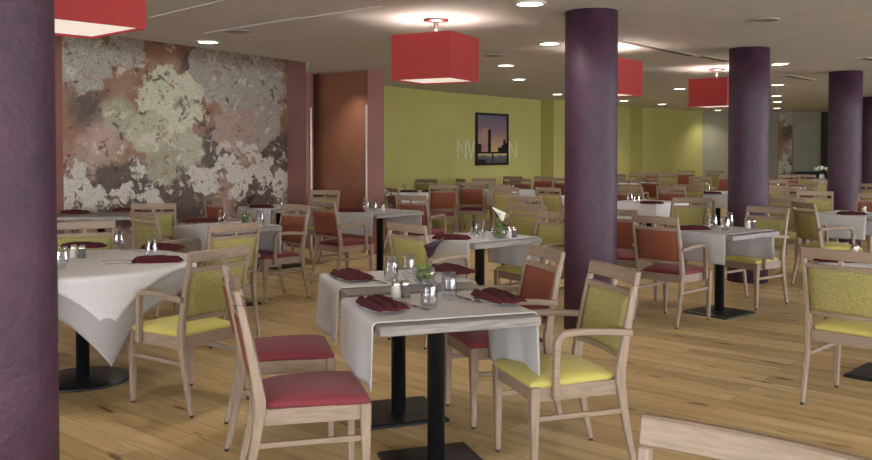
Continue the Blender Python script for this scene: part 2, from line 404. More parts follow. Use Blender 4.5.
# columns
def column(x, y, r, label):
    bm = bmesh.new(); lathe(bm, [(r, 0), (r, .6), (r, 1.3), (r, 2.0), (r, ZC)], 56, True)
    o = obj('column', bm, M['column'], None, True, loc=(x, y, 0))
    try:
        for p in o.data.polygons:
            if abs(p.normal.z) > .9: p.use_smooth = False
    except Exception: pass
    return tag(o, label, 'column', 'purple columns')
column(-1.575, 2.95, .235, 'broad purple plaster column filling the left edge of the photo')
column(1.275, 7.0, .214, 'tall purple plaster column in the middle, behind the nearest yellow armchair')
column(3.51, 9.55, .217, 'purple plaster column behind the red armchair and its bare table on the right')
column(5.96, 12.4, .226, 'purple plaster column right of the middle, behind the pale draped cloth')
column(9.45, 18.4, .235, 'farthest purple plaster column, cut off by the right edge')

# ------------------------------------------------------------------ ceiling fittings
def downlight_proto():
    t = thing('ceiling_downlight', '', 'ceiling light')
    bm = bmesh.new(); lathe(bm, [(.125,0),(.125,-.008),(.1,-.012),(.1,0)], 28); obj('trim_ring', bm, M['white_paint'], t, True)
    bm = bmesh.new(); lathe(bm, [(.1,-.001),(.1,-.009)], 28, True); obj('diffuser', bm, M['spot'], t)
    return t
dl = downlight_proto()
DL = [(208,41.5,'round recessed ceiling light above the floral mural'),
 (530,3,'largest round ceiling light, at the top edge left of the middle column'), (549.5,43,'round ceiling light just left of the top of the middle column'),
 (506,65,'small round ceiling light above the framed picture, right of the red box lamp'), (519,79,'small round ceiling light above the picture frame right corner, lower of the two'),
 (557.5,94,'small round ceiling light at the left flank of the middle column, near the green wall'), (624,100.5,'small round ceiling light under the half-hidden red lamp right of the middle column'),
 (662,104,'small round ceiling light on its own near the far green wall'), (679.5,88.5,'round ceiling light just left of the farthest red lamp'),
 (718,110,'small round ceiling light under the farthest red lamp'),
 (780,63.5,'nearest ceiling light of the row right of the second column'), (777.5,84.5,'second ceiling light of the row right of the second column'),
 (776.5,95.5,'third ceiling light of the row right of the second column'), (777.5,101.5,'fourth ceiling light of the row right of the second column'), (777,108,'farthest ceiling light of the row right of the second column')]
LIGHTS = []
for px, py, lb in DL:
    zc = ZC
    x, y = at(px, py, ZC)
    place(dl, (x, y, ZC), 0, lb, 'ceiling downlights'); LIGHTS.append((x, y))
def light(kind, name, loc, power, color, size=.1, rotx=0, rotz=0, **k):
    l = bpy.data.lights.new(name, kind); l.energy = power; l.color = color
    if kind == 'AREA': l.shape = k.get('shape', 'DISK'); l.size = size; 
    elif kind == 'SPOT': l.spot_size = k.get('angle', 2.0); l.spot_blend = .8; l.shadow_soft_size = size
    else: l.shadow_soft_size = size
    if 'size_y' in k: l.size_y = k['size_y']
    o = bpy.data.objects.new(name, l); COL.objects.link(o); o.location = loc; o.rotation_euler = (rotx, 0, rotz)
    return o
WARM = (1, .94, .87)
# further downlights of the same grid that stand outside the picture
EXTRA = [(-3.6,3.2),(-1.2,1.0),(3.4,3.2),(5.6,5.6),(-5.5,5.5),(6.5,1.0),(0.5,-2.0),(8.8,8.6),(-.9,5.2)]
for x, y in LIGHTS: light('SPOT', 'downlight_lamp', (x, y, ZC-.02), 40 if y > 9 else 30, WARM, .09, angle=2.3)
for x, y in EXTRA[:]:
    place(dl, (x, y, ZC), 0, 'round recessed ceiling light outside the picture', 'ceiling downlights')
    light('SPOT', 'downlight_lamp', (x, y, ZC-.02), 30, WARM, .09, angle=2.3)

def box_lamp():
    t = thing('box_pendant_lamp', '', 'lamp'); a = .28; z0, z1 = 2.07, 2.455
    bm = bmesh.new(); w = .006
    bm_box(bm, -a, a, -a, -a+w, z0, z1); bm_box(bm, -a, a, a-w, a, z0, z1); bm_box(bm, -a, -a+w, -a+w, a-w, z0, z1); bm_box(bm, a-w, a, -a+w, a-w, z0, z1)
    obj('lamp_shade', bm, M['shade'], t)
    bm = bmesh.new(); bm_box(bm, -a+w, a-w, -a+w, a-w, z0+.012, z0+.018); obj('diffuser', bm, M['diffuser'], t)
    bm = bmesh.new(); lathe(bm, [(.11,ZC-.001),(.11,ZC-.02),(.06,ZC-.03),(.0,ZC-.03)], 24); obj('canopy', bm, M['wire'], t, True)
    bm = bmesh.new(); lathe(bm, [(.02,ZC-.03),(.022,ZC-.07),(.012,ZC-.1)], 12, True); lathe(bm, [(.012,ZC-.1),(.012,2.33),(.03,2.32),(.03,2.28)], 12, True)
    obj('bulb_holder', bm, M['wire'], t, True)
    for sx, sy in ((1,1),(-1,1),(1,-1),(-1,-1)):
        bm = bmesh.new()
        p0 = Vector((sx*.09, sy*.09, ZC-.02)); p1 = Vector((sx*(a-.004), sy*(a-.004), z1-.005)); r = .0012
        loft(bm, [[tuple(p+Vector((dx*r,dy*r,0))) for dx,dy in ((-1,-1),(1,-1),(1,1),(-1,1))] for p in (p0,p1)])
        obj('cord', bm, M['wire'], t)
    return t
bl = box_lamp()
LAMPS = [(-1.81,4.15,48,'nearest red box-shaped pendant lamp, hanging at the top left behind the purple column'),
 (.0,7.38,62,'red box-shaped pendant lamp hanging in front of the green wall, left of the middle column'),
 (1.885,9.4,47,'red box-shaped pendant lamp half hidden behind the middle column'),
 (3.92,11.9,47,'farthest red box-shaped pendant lamp, half hidden behind the second column')]
for x, y, a, lb in LAMPS:
    place(bl, (x, y, 0), math.radians(a), lb, 'red box pendant lamps')
    light('POINT', 'pendant_bulb', (x, y, 2.36), 14, (1,.9,.78), .06)
# air slots, speakers
def slot(p0, p1, label, w=.07):
    a = Vector(at(*p0, ZC)); b = Vector(at(*p1, ZC)); d = b-a
    t = thing('air_slot', label, 'air vent', ((a.x+b.x)/2, (a.y+b.y)/2, 0), math.atan2(d.y, d.x), 'ceiling air slots')
    l = d.length/2
    bm = bmesh.new(); bm_box(bm, -l, l, -w, w, ZC-.006, ZC); obj('frame', bm, M['white_paint'], t)
    bm = bmesh.new(); bm_box(bm, -l+.02, l-.02, -w*.55, w*.55, ZC-.009, ZC-.005); obj('slot', bm, M['slot'], t)
slot((618,40), (692,55.5), 'dark linear air slot in the ceiling between the middle and second column')
slot((785,75), (812,80), 'dark linear air slot in the ceiling between the second and third column')
slot((700,56), (728,61), 'short linear air slot in the ceiling left of the second column top')
slot((862,57.5), (880,61), 'linear air slot in the ceiling at the right edge')
for px, py, lb in ((238,31,'round grey ceiling speaker above the floral wall'), (765,19.5,'round grey ceiling speaker above the second purple column'), (493,55,'small round grey ceiling speaker right of the red box lamp')):
    x, y = at(px, py, ZC); t = thing('ceiling_speaker', lb, 'speaker', (x, y, ZC), 0, 'ceiling speakers')
    bm = bmesh.new(); lathe(bm, [(.12,0),(.12,-.01),(.1,-.014),(.1,-.008)], 28); obj('ring', bm, M['speaker'], t, True)
    bm = bmesh.new(); lathe(bm, [(.1,-.004),(.1,-.01)], 28, True); obj('grille', bm, M['speaker'], t)
# ceiling panel joints (grooves with a slim lighter cover strip)
for i, (p0, p1, w) in enumerate((((150,17.5),(262,-9),.012), ((205,33),(300,17),.012), ((214,32),(380,6),.012))):
    a = Vector(at(*p0, ZC)); b = Vector(at(*p1, ZC)); d = b-a
    bm = bmesh.new(); bm_box(bm, 0, d.length, -w, w, ZC-.006, ZC); struct('trim_%d' % (10+i), bm, M['ceiling'], loc=(a.x, a.y, 0), rz=math.atan2(d.y, d.x))

# ------------------------------------------------------------------ chairs
def px_(z): return -.215 - .092*((z-.45)/.47)**1.15 if z > .45 else -.215 - .085*((.45-z)/.45)**1.3
def puff(bm, x0, x1, w0, w1, z0, z1, crown, n=10):     # upholstered pad: x back to front, half widths w0 (back), w1 (front)
    def f(u): return (1-abs(u)**6)**.5
    top = []; bot = []
    for i in range(n+1):
        u = -1+2*i/n; uu = math.sin(u*PI/2)
        rt = []; rb = []
        for j in range(n+1):
            v = -1+2*j/n; vv = math.sin(v*PI/2)
            rx = .985*uu; x = x0+(x1-x0)*(uu+1)/2; w = w0+(w1-w0)*(uu+1)/2
            k = f(uu)*f(vv)
            cr = 1-.06*abs(uu)**8*abs(vv)**8
            rt.append(bm.verts.new((x, vv*w*cr, z0+(z1-z0)*(.45+.55*k)+crown*(1-uu*uu)*(1-vv*vv))))
            if i in (0,n) or j in (0,n): rb.append(bm.verts.new((x, vv*w*cr, z0)))
            else: rb.append(None)
        top.append(rt); bot.append(rb)
    for i in range(n):
        for j in range(n): bm.faces.new((top[i][j], top[i+1][j], top[i+1][j+1], top[i][j+1]))
    loop = [(i,0) for i in range(n)]+[(n,j) for j in range(n)]+[(i,n) for i in range(n,0,-1)]+[(0,j) for j in range(n,0,-1)]
    for a, b in zip(loop, loop[1:]+loop[:1]):
        bm.faces.new((bot[a[0]][a[1]], bot[b[0]][b[1]], top[b[0]][b[1]], top[a[0]][a[1]]))
    bm.faces.new([bot[i][j] for i, j in loop])
HW = .212
def rail(bm, z0, z1, t, hw=HW-.012, n=10, bow=.018):
    rings = []
    for i in range(n+1):
        y = -hw+2*hw*i/n; b = -bow*(1-(y/hw)**2)
        rings.append([(px_(z)+b+s*t/2, y, z) for z, s in ((z0,-1),(z0,1),(z1,1),(z1,-1))])
    loft(bm, rings)
def make_chair(back, seat, arms, label):
    t = thing('dining_chair' if not arms else 'dining_armchair', label, 'chair')
    bm = bmesh.new(); puff(bm, -.2, .232, .195, .228, .428, .468, .022); obj('seat', bm, seat, t, True)
    bm = bmesh.new()
    for s in (-1, 1):
        v = bm_box(bm, -.2, .19, s*.2-.011, s*.2+.011, .365, .43)
        for k in v:
            if k.co.x > 0: k.co.y += s*.008
    bm_box(bm, .2, .222, -.2, .2, .365, .43); bm_box(bm, -.215, -.195, -.195, .195, .365, .43)
    obj('seat_frame', bm, M['oak_side'], t)
    # upholstered back pad
    bm = bmesh.new(); n = 10; fr = []; bk = []
    hw = HW-.016; z0, z1 = .545, .805
    for i in range(n+1):
        z = z0+(z1-z0)*i/n; a = []; b = []
        for j in range(n+1):
            y = -hw+2*hw*j/n; bow = -.018*(1-(y/hw)**2)
            e = min(i, n-i, j, n-j); th = .012 if e == 0 else .021
            a.append(bm.verts.new((px_(z)+bow+th, y, z))); b.append(bm.verts.new((px_(z)+bow-th, y, z)))
        fr.append(a); bk.append(b)
    for i in range(n):
        for j in range(n):
            bm.faces.new((fr[i][j], fr[i][j+1], fr[i+1][j+1], fr[i+1][j])); bm.faces.new((bk[i][j+1], bk[i][j], bk[i+1][j], bk[i+1][j+1]))
    for i in range(n):
        for q, r in ((fr,bk),):
            bm.faces.new((q[i][0], q[i+1][0], r[i+1][0], r[i][0])); bm.faces.new((q[i+1][n], q[i][n], r[i][n], r[i+1][n]))
            bm.faces.new((q[0][i+1], q[0][i], r[0][i], r[0][i+1])); bm.faces.new((q[n][i], q[n][i+1], r[n][i+1], r[n][i]))
    obj('backrest', bm, back, t, True)
    bm = bmesh.new(); rail(bm, .858, .92, .027, HW+.0135); bevel(bm, .005); obj('top_rail', bm, M['oak_rail'], t)
    bm = bmesh.new(); rail(bm, .803, .828, .03); obj('middle_rail', bm, M['oak_rail'], t)
    bm = bmesh.new(); rail(bm, .524, .547, .03); obj('lower_rail', bm, M['oak_rail'], t)
    bm = bmesh.new(); bm_box(bm, px_(.842)-.018-.01, px_(.842)-.018+.01, -.012, .012, .828, .858); obj('rail_block', bm, M['oak_rail'], t)
    for s in (-1, 1):
        bm = bmesh.new(); rings = []
        for z, tx, ty in ((.012,.026,.024),(.15,.032,.026),(.3,.038,.028),(.42,.046,.03),(.47,.048,.03),(.6,.04,.028),(.75,.034,.026),(.859,.03,.025)):
            x = px_(z); y = s*HW
            rings.append([(x-tx/2,y-ty/2,z),(x+tx/2,y-ty/2,z),(x+tx/2,y+ty/2,z),(x-tx/2,y+ty/2,z)])
        loft(bm, rings); bevel(bm, .005); lg = obj('leg', bm, M['oak'], t)
        bm = bmesh.new(); lathe(bm, [(.011,0),(.011,.014)], 10, True, (px_(.0),s*HW,0)); obj('foot_glide', bm, M['glide'], lg)
        bm = bmesh.new(); rings = []
        for z, w in ((.012,.026),(.2,.034),(.38,.044),(.432,.044)):
            x = .212; y = s*(.212); k = w/2
            rings.append([(x-k,y-k,z),(x+k,y-k,z),(x+k,y+k,z),(x-k,y+k,z)])
        loft(bm, rings); bevel(bm, .004); lg = obj('leg', bm, M['oak'], t)
        bm = bmesh.new(); lathe(bm, [(.011,0),(.011,.014)], 10, True, (.212,s*.212,0)); obj('foot_glide', bm, M['glide'], lg)
        bm = bmesh.new(); bm_box(bm, px_(.285), .205, s*.212-.009, s*.212+.009, .274, .298); bevel(bm, .003); obj('stretcher', bm, M['oak_side'], t)
        if arms:
            bm = bmesh.new(); y = s*.236
            pts = [(px_(.65)-.012,.648),(-.12,.662),(0,.668),(.06,.666)]
            for k in range(1,7):
                a = PI/2*k/6; pts.append((.06+.055*math.sin(a), .611+.055*math.cos(a)))
            pts += [(.118,.5),(.118,.372)]
            sweep_xz(bm, pts, .034, .03, y); bevel(bm, .006, 2); obj('armrest', bm, M['oak_side'], t)
    return t
CH = {'Y': make_chair(M['back_yellow'], M['seat_yellow'], True, ''), 'R': make_chair(M['back_rust'], M['seat_red'], True, ''), 'N': make_chair(M['back_rust'], M['seat_red'], False, '')}
GR = {'Y': 'yellow upholstered armchairs', 'R': 'rust and red armchairs', 'N': 'armless red chairs at the front tables'}
def chair(kind, x, y, yaw, label):
    return place(CH[kind], (x, y, 0), math.radians(yaw), label, GR[kind])
def chair_top(kind, px, py, yaw, label):            # given where the middle of its top rail shows
    x, y = at(px, py, .92); a = math.radians(yaw)
    return chair(kind, x+.3*math.cos(a), y+.3*math.sin(a), yaw, label)

chair('N', -.55, 3.66, 14, 'nearest armless red-seated chair, pushed up to the left side of the front table')
chair('N', -.79, 4.42, 14, 'armless red-seated chair just behind the nearest red chair, at the second front table')
chair('Y', .57, 4.00, 198, 'yellow armchair facing left at the right side of the front table, overhung by its cloth')
chair('R', .335, 4.74, 198, 'rust-backed armchair with red seat directly behind the yellow armchair at the front table')
chair('Y', .0, 6.62, 42, 'yellow-backed armchair seen from behind between the front tables and the white lily table')
chair('Y', .83, 7.36, 218, 'yellow armchair pushed under the right cloth of the white lily table')
chair('Y', -1.48, 5.0, 146, 'yellow armchair seen from the rear at the right of the round white table')
chair('Y', -1.74, 6.66, 135, 'yellow chair whose top rail shows just behind the armchair at the round table')
chair('Y', -2.62, 6.36, -65, 'yellow-backed chair behind the round white table, beside the purple column')
chair('Y', -2.46, 4.80, 118, 'chair at the round table almost hidden by the left purple column')
chair('Y', -2.40, 7.78, 47, 'yellow armchair left of the cornered cloth table, below the floral mural')
chair('R', -1.63, 8.39, 225, 'rust-backed armchair with red seat facing left, tucked under the overhanging grey cloth')
chair('R', -1.02, 9.42, 45, 'rust-backed red chair seen from behind in front of the brown niche')
chair('Y', -1.62, 11.3, 250, 'yellow-backed chair at the mouth of the brown niche')
chair('R', -2.42, 10.25, 45, 'small rust-backed chair standing against the lower right of the floral mural')
chair('Y', -2.98, 9.1, 100, 'yellow chair under the mural, right of the long side table')
chair('R', 2.06, 7.34, 43, 'rust-backed armchair with red seat between the middle and second purple columns')
chair('Y', 2.99, 8.09, 217, 'yellow armchair facing left in front of the second purple column')
chair('Y', 2.49, 4.96, 44, 'large yellow armchair seen from behind at the right edge')
chair('Y', 4.2, 9.05, 7, 'yellow armchair turned right, left of the pale draped cloth at the right edge')
chair('Y', .43, 1.42, 232, 'chair whose pale bare top rail pokes into the bottom right corner')
FAR = [('R',392,188,30,'dark rust chair just right of the pink brown pillar'),
 ('R',411,195.3,60,'rust-backed chair seen from behind, nearest one left of the tall rust chair'),
 ('Y',426.6,179.3,240,'olive-backed chair against the green wall behind the small white table'),
 ('R',443,185,95,'tall rust chair turned sideways at the small white table by the green wall'),
 ('Y',461,179,200,'yellow chair between two rust chairs below the green wall corner'),
 ('R',471,182.3,85,'rust chair with orange red seat seen below the left edge of the picture'),
 ('Y',484,178.5,270,'olive-backed chair under the left corner of the framed picture'),
 ('Y',513,176.5,235,'olive-backed chair under the right corner of the framed picture'),
 ('R',520,178.5,60,'dark rust chair right below the framed picture'),
 ('R',544,176,235,'dark chair against the green wall step, left of the middle column'),
 ('R',565,178,240,'dark red chair touching the left edge of the middle column, farthest row'),
 ('Y',548,187.5,45,'yellow-backed chair in the middle distance beside the left edge of the middle column'),
 ('Y',525,196,60,'yellow-backed chair, second behind the white lily table'),
 ('Y',527,205,50,'yellow-backed chair directly behind the white lily table'),
 ('R',617,174,230,'dark rust chair in the farthest row just right of the middle column'),
 ('Y',637,173,225,'yellow chair in the farthest row by the shaded green wall step'),
 ('R',653,171.5,235,'dark rust chair in the farthest row, below the far green wall'),
 ('R',649,178,50,'dark rust chair behind the white-clothed table, right of the middle column'),
 ('Y',689,184.5,50,'yellow chair in the middle distance behind the tilted yellow one'),
 ('R',686,170.5,240,'rust chair in the farthest row beside the far green corner'),
 ('Y',715,170.5,235,'yellow chair in the farthest row left of the second column'),
 ('R',629,187,50,'rust chair tucked behind the left end of the white-clothed table'),
 ('R',615,209,55,'dark red chair mostly hidden behind the right side of the middle column'),
 ('Y',690,197.5,100,'yellow-backed chair facing the white-clothed table, behind the red armchair table'),
 ('Y',786,197.5,60,'yellow chair seen from behind, just right of the second column'),
 ('R',789,175,235,'red-backed chair in the farthest row right of the second column'),
 ('Y',784,187.5,230,'yellow chair in the middle distance right of the second column'),
 ('Y',815,191,245,'yellow chair close to the left edge of the third column'),
 ('Y',866,183.5,50,'yellow chair beyond the third column at the right edge'),
 ('R',875,193.5,215,'rust chair behind the table at the right edge'),
 ('Y',668,173.5,240,'olive chair between two far rust chairs in front of the far green wall'),
 ('R',726,174,120,'rust chair half hidden by the left side of the second column'),
 ('Y',700,176.5,60,'yellow chair seen from behind, left of the second column, middle row'),
 ('Y',505,187,60,'yellow chair beside the grey-clothed table under the picture'),
 ('R',803,183.5,60,'rust chair seen from behind, left of the third column in the middle distance'),
 ('Y',775,180,235,'yellow chair behind the far table right of the second column'),
 ('R',671,186,60,'rust chair in the middle distance left of the tilted yellow chair'),
 ('Y',629,179.5,60,'yellow chair just left of the dark rust chair behind the white-clothed table'),
 ('Y',818,178.6,300,'yellow chair touching the third column, near the bouquet table'),
 ('Y',500,184.5,45,'yellow chair seen from behind below the picture, in front of the grey-clothed table'),
 ('Y',805,174.5,70,'yellow chair near the dark sofa by the far wall')]
for k, px, py, yaw, lb in FAR: chair_top(k, px, py, yaw, lb)

# ------------------------------------------------------------------ tables
def table_proto(kind):
    t = thing('pedestal_table', '', 'table'); s = .366
    bm = bmesh.new()
    if kind == 'round': lathe(bm, [(.67,.715),(.68,.72),(.68,.748),(.67,ZT-.002)], 56, True)
    elif kind == 'long': bm_box(bm, -.6, .6, -.32, .32, .712, ZT-.002); bevel(bm, .003)
    else: bm_box(bm, -s, s, -s, s, .708, ZT-.002); bevel(bm, .004)
    obj('tabletop', bm, M['top'], t)
    bm = bmesh.new(); lathe(bm, [(.041,.02),(.041,.69),(.043,.69),(.12,.7),(.12,.71)], 24, True); obj('post', bm, M['black'], t, True)
    bm = bmesh.new()
    if kind == 'round': lathe(bm, [(.29,0),(.29,.012),(.275,.02),(.06,.034),(.05,.034)], 48, True)
    else:
        b = .225
        loft(bm, [[(-b,-b,z),(b,-b,z),(b,b,z),(-b,b,z)] if k == 0 else [(-b+k,-b+k,z),(b-k,-b+k,z),(b-k,b-k,z),(-b+k,b-k,z)] for k, z in ((0,0),(0,.014),(.012,.022),(.16,.03))])
    obj('base_plate', bm, M['black'], t, kind == 'round')
    return t
TP = {'square': table_proto('square'), 'round': table_proto('round'), 'long': table_proto('long')}
def table(kind, x, y, yaw, label): return place(TP[kind], (x, y, 0), math.radians(yaw), label, 'dining tables')

def add_solid(o, th=.0025):
    m = o.modifiers.new('thick', 'SOLIDIFY'); m.thickness = th; m.offset = 1
    return o
def runner_mesh(half, width, hangs, seed):
    rnd = random.Random(seed); bm = bmesh.new(); ny = 24; rows = []
    us = [-half-h for h in ()] ; path = []
    L0, L1 = hangs
    n = 14
    for i in range(n+1): path.append((-half-L0+L0*i/n))
    for i in range(1, 13): path.append(-half+2*half*i/12)
    for i in range(1, n+1): path.append(half+L1*i/n)
    ph = rnd.random()*6
    for u in path:
        row = []
        for j in range(ny+1):
            v = -width/2+width*j/ny
            d = max(abs(u)-half, 0); sg = 1 if u > 0 else -1
            r = .012
            if d == 0: x, z = u, ZT+.003
            else:
                a = min(d/r, PI/2); x = half + r*math.sin(a); z = ZT+.003 - r*(1-math.cos(a)) - max(d-r*PI/2, 0)
                w = max(d-.03, 0)
                x += w*.04 + .045*w*math.sin(v*12+ph+sg) + .02*w*math.sin(v*29+ph*2)
                x *= sg
                v2 = v*(1-.05*w)
                row.append(bm.verts.new((x, v2, z-.02*w*math.cos(v*9+ph)))); continue
            row.append(bm.verts.new((x, v, z)))
        rows.append(row)
    for a, b in zip(rows[:-1], rows[1:]):
        for j in range(ny): bm.faces.new((a[j], b[j], b[j+1], a[j+1]))
    return bm
RUN = None
def runner(x, y, yaw, label, width=.64, hangs=(.26,.28), mat='cloth_grey', dv=.015):
    a = math.radians(yaw); ox, oy = rot((0, dv), a)
    o = obj('table_runner', runner_mesh(.366, width, hangs, label), M[mat], None, True, loc=(x+ox, y+oy, 0), rz=a)
    add_solid(o); return tag(o, label, 'tablecloth', 'table runners')
def drape(name, x, y, R, half, yaw, mat, label, z=ZT+.004, folds=9, amp=.03, square=None, group='draped tablecloths'):
    bm = bmesh.new(); n = 64; g = []
    for i in range(n+1):
        row = []
        for j in range(n+1):
            u = -half+2*half*i/n; v = -half+2*half*j/n
            if square:
                ex = max(abs(u)-square, 0); ey = max(abs(v)-square, 0); d = math.hypot(ex, ey)
                if d > 0:
                    cxq = max(-square, min(square, u)); cyq = max(-square, min(square, v))
                    dirx, diry = (u-cxq)/d, (v-cyq)/d
                    off = .012*min(d/.012,1) + d*(.06 + amp*math.sin(u*9+v*13)*3*min(d,.2))
                    row.append(bm.verts.new((cxq+dirx*off, cyq+diry*off, z-d)))
                else: row.append(bm.verts.new((u, v, z)))
                continue
            r = math.hypot(u, v); ph = math.atan2(v, u)
            if r <= R: row.append(bm.verts.new((u, v, z)))
            else:
                d = r-R; rr = R + .012*min(d/.012, 1) + d*.05 + min(d,.3)*amp*8*math.sin(ph*folds+1)*min(d*2,.6)
                row.append(bm.verts.new((rr*math.cos(ph), rr*math.sin(ph), z-max(d-.006,0))))
        g.append(row)
    for i in range(n):
        for j in range(n): bm.faces.new((g[i][j], g[i+1][j], g[i+1][j+1], g[i][j+1]))
    o = obj(name, bm, M[mat], None, True, loc=(x, y, 0), rz=math.radians(yaw))
    add_solid(o); return tag(o, label, 'tablecloth', group)

T = {}
def T_add(k, kind, x, y, yaw, label): T[k] = (x, y, yaw); table(kind, x, y, yaw, label)
T_add(1,'square', .0, 3.94, 18.5, 'nearest grey wooden pedestal table in the centre, with square black foot')
T_add(2,'square', -.21, 4.73, 18.5, 'grey wooden pedestal table just behind the nearest one, holding the dark lily')
T_add(3,'square', .363, 7.05, 38, 'pedestal table with the white calla lily, in front of the middle column')
T_add(4,'round', -2.27, 5.43, 0, 'round table under white cloth at the left, on a round black foot')
T_add(6,'square', -1.98, 8.08, 45, 'cornered pedestal table below the mural with a green moss vase')
T_add(7,'square', -.66, 9.97, 45, 'pedestal table in front of the pink brown pillar')
T_add(8,'square', -1.98, 10.72, 48, 'pedestal table close to the right end of the mural')
T_add(9,'long', -3.75, 9.5, 6, 'long side table against the mural left part')
T_add(10,'square', 2.56, 7.65, 38, 'pedestal table between red and yellow armchairs in front of the second column')
T_add(11,'square', 2.97, 5.5, 45, 'table beyond the large yellow armchair at the right edge')
T_add(12,'square', 4.72, 9.6, 40, 'table with dark napkin at the right edge in front of the third column')
T_add(13,'square', 2.95, 11.75, 40, 'table under a full white cloth seen right of the middle column')
T_add(14,'square', -.28, 14.5, 45, 'small table close to the green wall, left of the tall rust chair')
T_add(15,'square', 1.25, 15.3, 45, 'table under the framed picture at the green wall')
T_add(16,'square', 4.72, 14.2, 45, 'table with white cloth just left of the second column, far back')
T_add(17,'square', 8.9, 19.6, 40, 'far table with flower bouquet between the second and third columns')
T_add(18,'square', 6.5, 16.2, 40, 'far table right of the second column')
T_add(19,'square', 4.3, 18.4, 40, 'far table in front of the far green wall')
T_add(20,'square', 2.28, 13.1, 45, 'table half hidden left of the middle column, farther back')
runner(*T[1], 'pale grey cloth across the nearest front table, hanging beside the red and yellow chairs', hangs=(.29,.36))
runner(*T[2], 'pale grey cloth across the second front table', hangs=(.3,.24), width=.54, dv=.08)
runner(*T[3], 'grey cloth across the white lily table', hangs=(.26,.28), width=.66)
runner(*T[6], 'grey cloth across the cornered table below the mural', width=.68)
runner(*T[7], 'pale cloth on the table in front of the pink brown pillar', width=.66)
runner(*T[8], 'pale cloth on the table at the right end of the mural', width=.68)
runner(*T[10], 'grey cloth hanging on both sides of the table between the red and yellow armchairs')
runner(*T[11], 'white cloth on the table beyond the large yellow armchair', mat='cloth_white')
runner(*T[12], 'pale draped cloth on the table at the right edge')
drape('tablecloth', *T[4][:2], .682, .845, -56-45, 'cloth_under', 'grey under-cloth of the round table with its corner hanging low', z=ZT+.001)
drape('tablecloth', *T[4][:2], .69, .715, -56-45, 'cloth_white', 'white top cloth of the round table with a corner pointing to the front', z=ZT+.006, amp=.02)
for k, lb in ((13,'white cloth covering the table right of the middle column'), (14,'white cloth on the small table by the green wall'), (15,'cloth on the table under the framed picture'), (16,'white cloth on the far table left of the second column'),
              (17,'white cloth on the far table with the bouquet'), (18,'white cloth on the far table right of the second column'), (19,'white cloth on the far table in front of the far green wall'), (20,'white cloth on the half-hidden table left of the middle column')):
    drape('tablecloth', *T[k][:2], 0, .36+.24, T[k][2], 'cloth_grey' if k == 15 else 'cloth_white', lb, square=.3685)

# ------------------------------------------------------------------ table settings
def napkin_proto():
    bm = bmesh.new(); nx, ny = 16, 32; top = []; Ln = .29
    for i in range(nx+1):
        u = i/nx; row = []
        for j in range(ny+1):
            v = -1+2*j/ny; w = .062+.016*math.sin(u*PI)+.012*u
            q_ = ((v+1)*1.75+.3*u) % 1; h = .008+.04*(q_ if q_ < .7 else (1-q_)*.7/.3)*(.6+.4*math.sin(u*PI*.9+.3))
            h *= (1-abs(v)**6*.8)*(1 if 0 < i < nx else .45)
            row.append(bm.verts.new((-Ln/2+Ln*u+.012*math.cos(v*4.7), v*w, h+.002)))
        top.append(row)
    for i in range(nx):
        for j in range(ny): bm.faces.new((top[i][j], top[i+1][j], top[i+1][j+1], top[i][j+1]))
    loop = [(i,0) for i in range(nx)]+[(nx,j) for j in range(ny)]+[(i,ny) for i in range(nx,0,-1)]+[(0,j) for j in range(ny,0,-1)]
    bt = [bm.verts.new((top[i][j].co.x, top[i][j].co.y, 0)) for i, j in loop]
    m = len(loop)
    for k in range(m):
        a, b = loop[k], loop[(k+1)%m]; bm.faces.new((bt[k], bt[(k+1)%m], top[b[0]][b[1]], top[a[0]][a[1]]))
    bm.faces.new(bt)
    return tag(obj('napkin', bm, M['napkin'], None, True), '', 'napkin')
def glass_proto():
    bm = bmesh.new()
    lathe(bm, [(0,0),(.03,0),(.034,.004),(.039,.02),(.041,.036),(.0395,.06),(.035,.1),(.031,.132),(.0295,.132),(.0335,.1),(.038,.06),(.0393,.036),(.037,.024),(.028,.016),(0,.014)], 20)
    return tag(obj('glass_tumbler', bm, M['glass'], None, True), '', 'glass')
def plate_proto():
    bm = bmesh.new(); lathe(bm, [(0,0),(.05,0),(.085,.01),(.086,.013),(.05,.005),(0,.005)], 32)
    return tag(obj('side_plate', bm, M['plate'], None, True), '', 'plate')
def cut_proto(kind):
    bm = bmesh.new()
    def strip(pts, z=.004, th=.0025):
        rings = [[(x, -w, z+dz), (x, w, z+dz), (x, w, z+dz+th), (x, -w, z+dz+th)] for x, w, dz in pts]; loft(bm, rings)
    strip([(-.1,.006,0),(-.09,.0095,0),(0,.005,.004),(.02,.005,.004)])
    if kind == 'knife': strip([(.02,.006,.003),(.03,.0095,.001),(.08,.0095,0),(.108,.003,0)])
    elif kind == 'spoon': strip([(.02,.004,.004),(.035,.014,.002),(.06,.019,0),(.085,.015,.001),(.1,.004,.003)])
    else:
        strip([(.02,.004,.004),(.035,.011,.002),(.052,.0115,0)])
        for k in (-1.5,-.5,.5,1.5):
            rings = [[(x, k*.0062-.0018, z), (x, k*.0062+.0018, z), (x, k*.0062+.0018, z+.002), (x, k*.0062-.0018, z+.002)] for x, z in ((.05,.004),(.075,.004),(.1,.007))]; loft(bm, rings)
    return tag(obj(kind if kind != 'knife' else 'table_knife', bm, M['steel'], None, False), '', kind)
def shaker_proto(glassy):
    t = thing('salt_shaker' if glassy else 'pepper_shaker', '', 'shaker')
    bm = bmesh.new(); lathe(bm, [(0,0),(.024,0),(.025,.012),(.021,.06),(.021,.062),(0,.062)], 16); obj('jar', bm, M['white_paint'] if glassy else M['slot'], t, True)
    bm = bmesh.new(); lathe(bm, [(.022,.061),(.022,.078),(.012,.088),(0,.089)], 16); obj('cap', bm, M['steel'], t, True)
    return t
